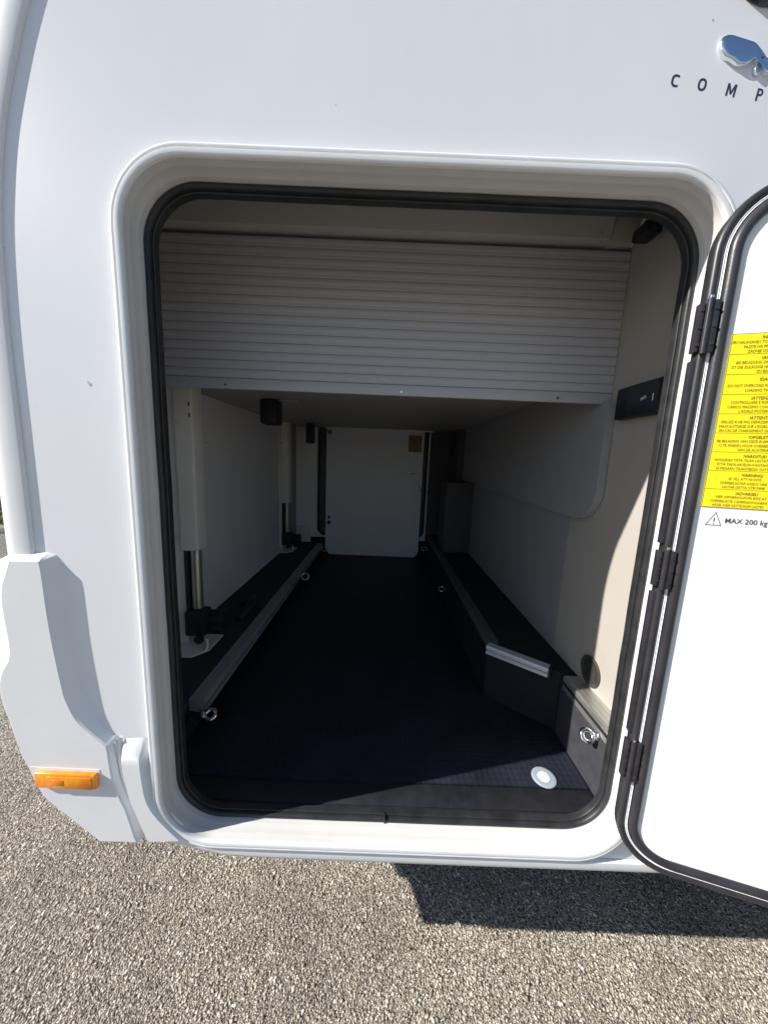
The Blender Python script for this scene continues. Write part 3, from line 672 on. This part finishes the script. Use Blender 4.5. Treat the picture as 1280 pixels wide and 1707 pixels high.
for ch, cx_, cz_, h_ in (("C", .4140, .5825, .0165), ("O", .4545, .5790, .0165), ("M", .4995, .5735, .0165), ("P", .5430, .5690, .0165)):
    a = R(-7.5); q = MB()
    for o_, hole in glyph(ch):
        q.sheet(o_, hole, lambda p: (cx_ + h_ * (p[0] * .92 * math.cos(a) - p[1] * math.sin(a)), .59982, cz_ + h_ * (p[0] * .92 * math.sin(a) + p[1] * math.cos(a))))
    q.build("letter", M_letter, LT, 0)
def dome(outl, y0, hgt, name, m):
    O = smooth_curve(outl + [outl[0]], 4)[:-1]; cx_ = sum(p[0] for p in O) / len(O); cz_ = sum(p[1] for p in O) / len(O)
    q = MB(); L = []
    for sc_, h_ in ((1, 0), (1, .45), (.975, .72), (.935, .90), (.88, .98), (.80, 1.0), (.4, 1.03)):
        L.append([(cx_ + (p[0] - cx_) * sc_, y0 - hgt * h_, cz_ + (p[1] - cz_) * sc_) for p in O])
    q.loft(L); q.add(L[-1], [tuple(range(len(O)))]); return q.build(name, m, EM, 60)
EM = empty("emblem", (.51, .598, H + .61), parent=ROOT)
dome([(.469, .631), (.472, .6365), (.480, .6385), (.493, .636), (.507, .633), (.519, .630), (.527, .624), (.538, .614), (.549, .603), (.560, .600), (.562, .606), (.556, .604), (.546, .592), (.540, .596), (.531, .605), (.524, .610), (.513, .603), (.500, .602), (.488, .608), (.478, .612), (.471, .621)], .5998, .006, "emblem_wing", M_emblem)
dome([(.527, .606), (.531, .603), (.535, .597), (.534, .592), (.529, .592), (.526, .597)], .5992, .004, "emblem_drop", M_emblem)
# small marks on the paint
for x, z, r_ in ((-.510, .1085, .0022), (-.513, .112, .0012), (.455, .66, .0012)):
    q = MB(); q.cyl((x, .5999, z), (x, .5996, z), r_, 10); q.build("paint_blemish", M_lgrey, ROOT)

# ================= loading door, open about 164 degrees =================
ang = math.atan2(-.28, .96)
DOOR = empty("loading_door", (.50, .575, H), parent=ROOT, rz=ang)
# local: x along the door, y away from the camera side (outer skin +y), z eye height
DR = (-.004, 1.00, -.790, .436, .10)
def dring(prof, **k): return ring(DR, prof, XZ)
q = dring([(0, .018), (-.001, .006), (.001, .000), (.006, -.003), (.0105, -.001), (.012, .004), (.012, .012)]); q.build("edge_trim", M_trim, DOOR, 60)
q = dring([(.0122, .010), (.0122, .002), (.0135, .000), (.0146, .002), (.0156, .002), (.0166, .000), (.0178, .002), (.018, .010)]); q.build("edge_profile", M_frame, DOOR, 60)
q = dring([(.0178, .008)] + arc(.0265, .0015, .0085, 160, 360, 9) + [(.0358, .008)]); q.build("door_seal", mat("soft_grey_black_rubber", (.030, .029, .034), .36, noise_amt=.25, noise_scale=14, bump=.2, bump_scale=300), DOOR, 60)
q = MB(); P = rrect(*DR, d=.034); q.add([XZ(p, .001) for p in P], [tuple(range(len(P)))])
P2 = rrect(*DR, d=.003); q.add([XZ(p, .017) for p in P2], [tuple(range(len(P2)))]); q.loft([[XZ(p, .017) for p in P2], [XZ(p, .010) for p in P2]])
q.build("door_panel", mat("white_door_lining", (.80, .80, .80), .4, noise_amt=.02, noise_scale=6, bump=.1, bump_scale=5), DOOR, 30)
def hinge(z0, z1):
    q = MB(); q.bevbox(-.0122, -.0045, -.002, .010, z0 + .004, z1 - .004, .001)
    q.cyl((-.001, -.006, z0), (-.001, -.006, z1), .0042, 14)
    q.bevbox(.0005, .0125, -.0075, -.0035, z0 + .002, z1 - .002, .001)
    for z in (z0 + .015, z1 - .015, (z0 + z1) / 2):
        q.cyl((.0082, -.0075, z), (.0082, -.0095, z), .0028, 10); q.cyl((-.0082, -.002, z), (-.0082, -.0042, z), .0026, 10)
    h_ = q.build("hinge", M_hinge, DOOR, 35)
    q = MB(); q.cyl((-.001, -.006, z1 - .003), (-.001, -.006, z1 + .0045), .0028, 12); q.build("hinge_pin", M_chrome, DOOR)
hinge(.188, .270); hinge(-.207, -.134); hinge(-.600, -.512)
part("hinge_seal_strip", M_hinge, (-.011, -.0035, .001, .012, -.125, .180), parent=DOOR, bev=.001)
part("hinge_seal_strip", M_hinge, (-.011, -.0035, .001, .012, -.500, -.215), parent=DOOR, bev=.001)

# warning label on the lining
LX0, LX1, LT_, LB = .0375, .176, .2172, -.0548
yo = -.0002
lab = MB(); lab.box(LX0, LX1, yo, .0006, LB, LT_); lab.build("warning_label", M_yellow, DOOR, 0)
ln = MB(); n_ = 9; hh = (LT_ - LB) / n_
for i in range(n_ + 1):
    z = LB + i * hh; ln.box(LX0, LX1, yo - .0003, yo - .0001, z - .0002, z + .0002)
ln.box(LX0, LX0 + .0005, yo - .0003, yo - .0001, LB, LT_); ln.box(LX1 - .0005, LX1, yo - .0003, yo - .0001, LB, LT_)
ln.build("label_ruling", M_ink, DOOR, 0)
TX = [[(.0723, "!NEVARNOST!"), (.0357, "PRI NALAGANJU TOVORA V PRTLJA\u017dNIK"), (.0513, "PAZITE NA PREOBREMENITEV"), (.0573, "ZADNJE OSI VOZILA")],
      [(.0767, "!ACHTUNG!"), (.0455, "BEI BELADUNG DIESES STAURAUMES"), (.0405, "IST DIE ZUL\u00c4SSIGE HINTERACHSLAST"), (.0731, "ZU BEACHTEN")],
      [(.0791, "!DANGER!"), (.0398, "DO NOT OVERLOAD REAR AXLE WHEN"), (.0633, "LOADING THIS AREA")],
      [(.0731, "!ATTENZIONE!"), (.0480, "CONTROLLARE E RISPETTARE IL"), (.0447, "CARICO MASSIMO CONSENTITO SUL"), (.0601, "L'ASSALE POSTERIORE")],
      [(.0758, "!ATTENTION!"), (.0397, "VEILLEZ \u00c0 NE PAS D\u00c9PASSER LE POIDS"), (.0386, "MAXI AUTORIS\u00c9 SUR L'ESSIEU ARRIERE"), (.0399, "EN CAS DE CHARGEMENT DE LA SOUTE")],
      [(.0792, "!OPGELET!"), (.0395, "BIJ BELADING VAN DEZE RUIMTE DIENT"), (.0433, "U TE WAKEN VOOR OVERBELASTING"), (.0681, "VAN DE ACHTERAS")],
      [(.0778, "!VAROITUS!"), (.0409, "HUOLEHDI T\u00c4T\u00c4 TILAA LASTATESSASI"), (.0452, "ETT\u00c4 TAKA-AKSELIN KANTAVUUS"), (.0453, "EI MISS\u00c4\u00c4N TILANTEESSA YLITY")],
      [(.0803, "!VARNING!"), (.0640, "SE TILL ATT NI INTE"), (.0540, "\u00d6VERBELASTAR AXELN N\u00c4R NI"), (.0575, "LASTAR DETTA UTRYMME")],
      [(.0771, "!ADVARSEL!"), (.0510, "V\u00c6R OPM\u00c6RKSOM P\u00c5 IKKE AT"), (.0455, "OVERBELASTE CAMPINGVOGNENS"), (.0490, "AKSEL N\u00c5R DETTE RUM LASTES")]]
tt = MB()
for i, sec in enumerate(TX):
    zt = LT_ - i * hh
    frs = (.24, .45, .68, .90) if len(sec) == 4 else (.30, .60, .84)
    for j, (s0, t_) in enumerate(sec):
        size = .0066 if j == 0 else .0060
        vs, fs = text_mesh(t_, size, .80 if j else .86, .00011 if j == 0 else 0)
        for v in vs: v.x += s0 + .003
        mxx = max(v.x for v in vs)
        lim = LX1 - .002
        k_ = min(1, (lim - s0) / (mxx - s0))
        P = [((v.x - s0) * k_ + s0 if k_ < 1 else v.x, yo - .0003, zt - frs[j] * hh - .0012 + v.y) for v in vs]
        tt.add(P, fs)
tt.build("label_print", M_ink, DOOR, 0)
# triangle sign with exclamation mark and MAX 200
def tri(c, r_, w_):
    P = [(c[0] - r_, c[1] - .0115), (c[0] + r_ * .95, c[1] - .0115), (c[0] + .001, c[1] + .0115)]
    cx_ = sum(p[0] for p in P) / 3; cz_ = sum(p[1] for p in P) / 3
    I = [(cx_ + (p[0] - cx_) * (1 - w_), cz_ + (p[1] - cz_) * (1 - w_)) for p in P]
    q = MB(); v = [(x, .0003, z) for x, z in P] + [(x, .0003, z) for x, z in I]
    q.add(v, [(0, 1, 4, 3), (1, 2, 5, 4), (2, 0, 3, 5)]); return q
q = tri((.0590, -.0745), .0115, .12)
vs, fs = text_mesh("!", .0155, .8, .0001, 'CENTER'); q.add([(.0590 + v.x, .0003, -.0835 + v.y) for v in vs], fs)
vs, fs = text_mesh("MAX 200 kg", .0120, .92, .0001); q.add([(.0735 + v.x, .0003, -.0805 + v.y) for v in vs], fs)
q.build("load_limit_print", M_ink2, DOOR, 0)

# rear wheels, beyond the frame to the right
for y0 in (.68, 2.50):
    wl = empty("wheel", (1.75, y0, .36), parent=ROOT)
    q = MB(); q.loft([[(1.75 + r_ * math.cos(a), y0 + d_, -H + .36 + r_ * math.sin(a)) for a in [i * math.pi / 20 for i in range(40)]] for r_, d_ in [(.22, 0), (.34, .01), (.358, .04), (.358, .19), (.34, .22), (.22, .23)]], cap=True); q.build("tyre", M_tyre, wl)
    q = MB(); q.loft([[(1.75 + r_ * math.cos(a), y0 + d_, -H + .36 + r_ * math.sin(a)) for a in [i * math.pi / 20 for i in range(40)]] for r_, d_ in [(.215, -.004), (.19, .02), (.06, -.01)]], cap=True); q.build("rim", M_tube, wl)

# ================================================================== what shows past the rear corner
kb = MB(); kb.bevbox(-30, -3.0, 4.85, 5.00, -H - .02, -H + .10, .015); KB = kb.build("kerb", M_concrete, None); KB['label'] = 'pale concrete kerb edging the verge behind the motorhome'; KB['kind'] = 'structure'
vg = MB(); vg.box(-30, -3.0, 5.00, 11, -H - .02, -H + .085); vo_ = vg.build("verge", M_soil, None); vo_['kind'] = 'structure'; vo_['label'] = 'dry verge behind the kerb'
def blades(n, x0, x1, y0, y1, zb, h0, h1, wd_, flat=.0):
    V = []; F = []
    for i in range(n):
        x = random.uniform(x0, x1); y = random.uniform(y0, y1); h_ = random.uniform(h0, h1); a = random.uniform(0, 6.28); lx = random.uniform(-.5, .5) * h_; ly = random.uniform(-.5, .5) * h_
        dx = math.cos(a) * wd_; dy = math.sin(a) * wd_; o = len(V)
        V += [(x - dx, y - dy, zb), (x + dx, y + dy, zb), (x + lx, y + ly, zb + h_)]; F.append((o, o + 1, o + 2))
    me = bpy.data.meshes.new("grass"); me.from_pydata(V, [], F); me.update(); return me
go_ = link(blades(22000, -12, -4.5, 5.0, 9, -H + .085, .03, .12, .012), "verge_grass", M_grass, None); go_['kind'] = 'stuff'; go_['label'] = 'short dry grass on the verge'; go_['category'] = 'grass'
def shrub(cx, cy, rx, ry, h_, n, m, label):
    r_ = empty("red_leaved_shrub", (cx, cy, .085), label, "shrub", "dark red shrubs on the verge")
    V = []; F = []
    for i in range(n):
        u = Vector((random.gauss(0, 1), random.gauss(0, 1), random.gauss(0, 1))).normalized(); k = random.uniform(.55, 1) * (1 + .25 * noise.noise(u * 2.3 + Vector((cx, cy, 0))))
        p = Vector((cx + u.x * rx * k, cy + u.y * ry * k, -H + .10 + h_ * (.5 + .5 * u.z * k)))
        a = Vector((random.uniform(-1, 1), random.uniform(-1, 1), random.uniform(-1, 1))).normalized(); b_ = a.orthogonal().normalized(); s_ = random.uniform(.02, .04); o = len(V)
        V += [p - a * s_, p + b_ * s_ * .6, p + a * s_, p - b_ * s_ * .6]; F.append((o, o + 1, o + 2, o + 3))
    me = bpy.data.meshes.new("foliage"); me.from_pydata([tuple(v) for v in V], [], F); me.update(); link(me, "foliage", m, r_)
    for k in range(4):
        q = MB(); q.tube([(cx + random.uniform(-.05, .05), cy, -H + .08), (cx + random.uniform(-.3, .3) * rx, cy + random.uniform(-.3, .3) * ry, -H + .1 + h_ * .6)], [.018, .008], 6); q.build("stem", M_bark, r_)
for i, (x_, y_, l_) in enumerate([(-7.2, 6.3, 'dark red leaved shrub partly hidden by the rear corner of the motorhome'), (-9.0, 6.6, 'dark red leaved shrub farther out to the left on the verge'), (-6.2, 7.2, 'dark red leaved shrub behind the motorhome rear corner')]):
    shrub(x_, y_, .95, .7, 1.3, 2600, M_redleaf, l_)
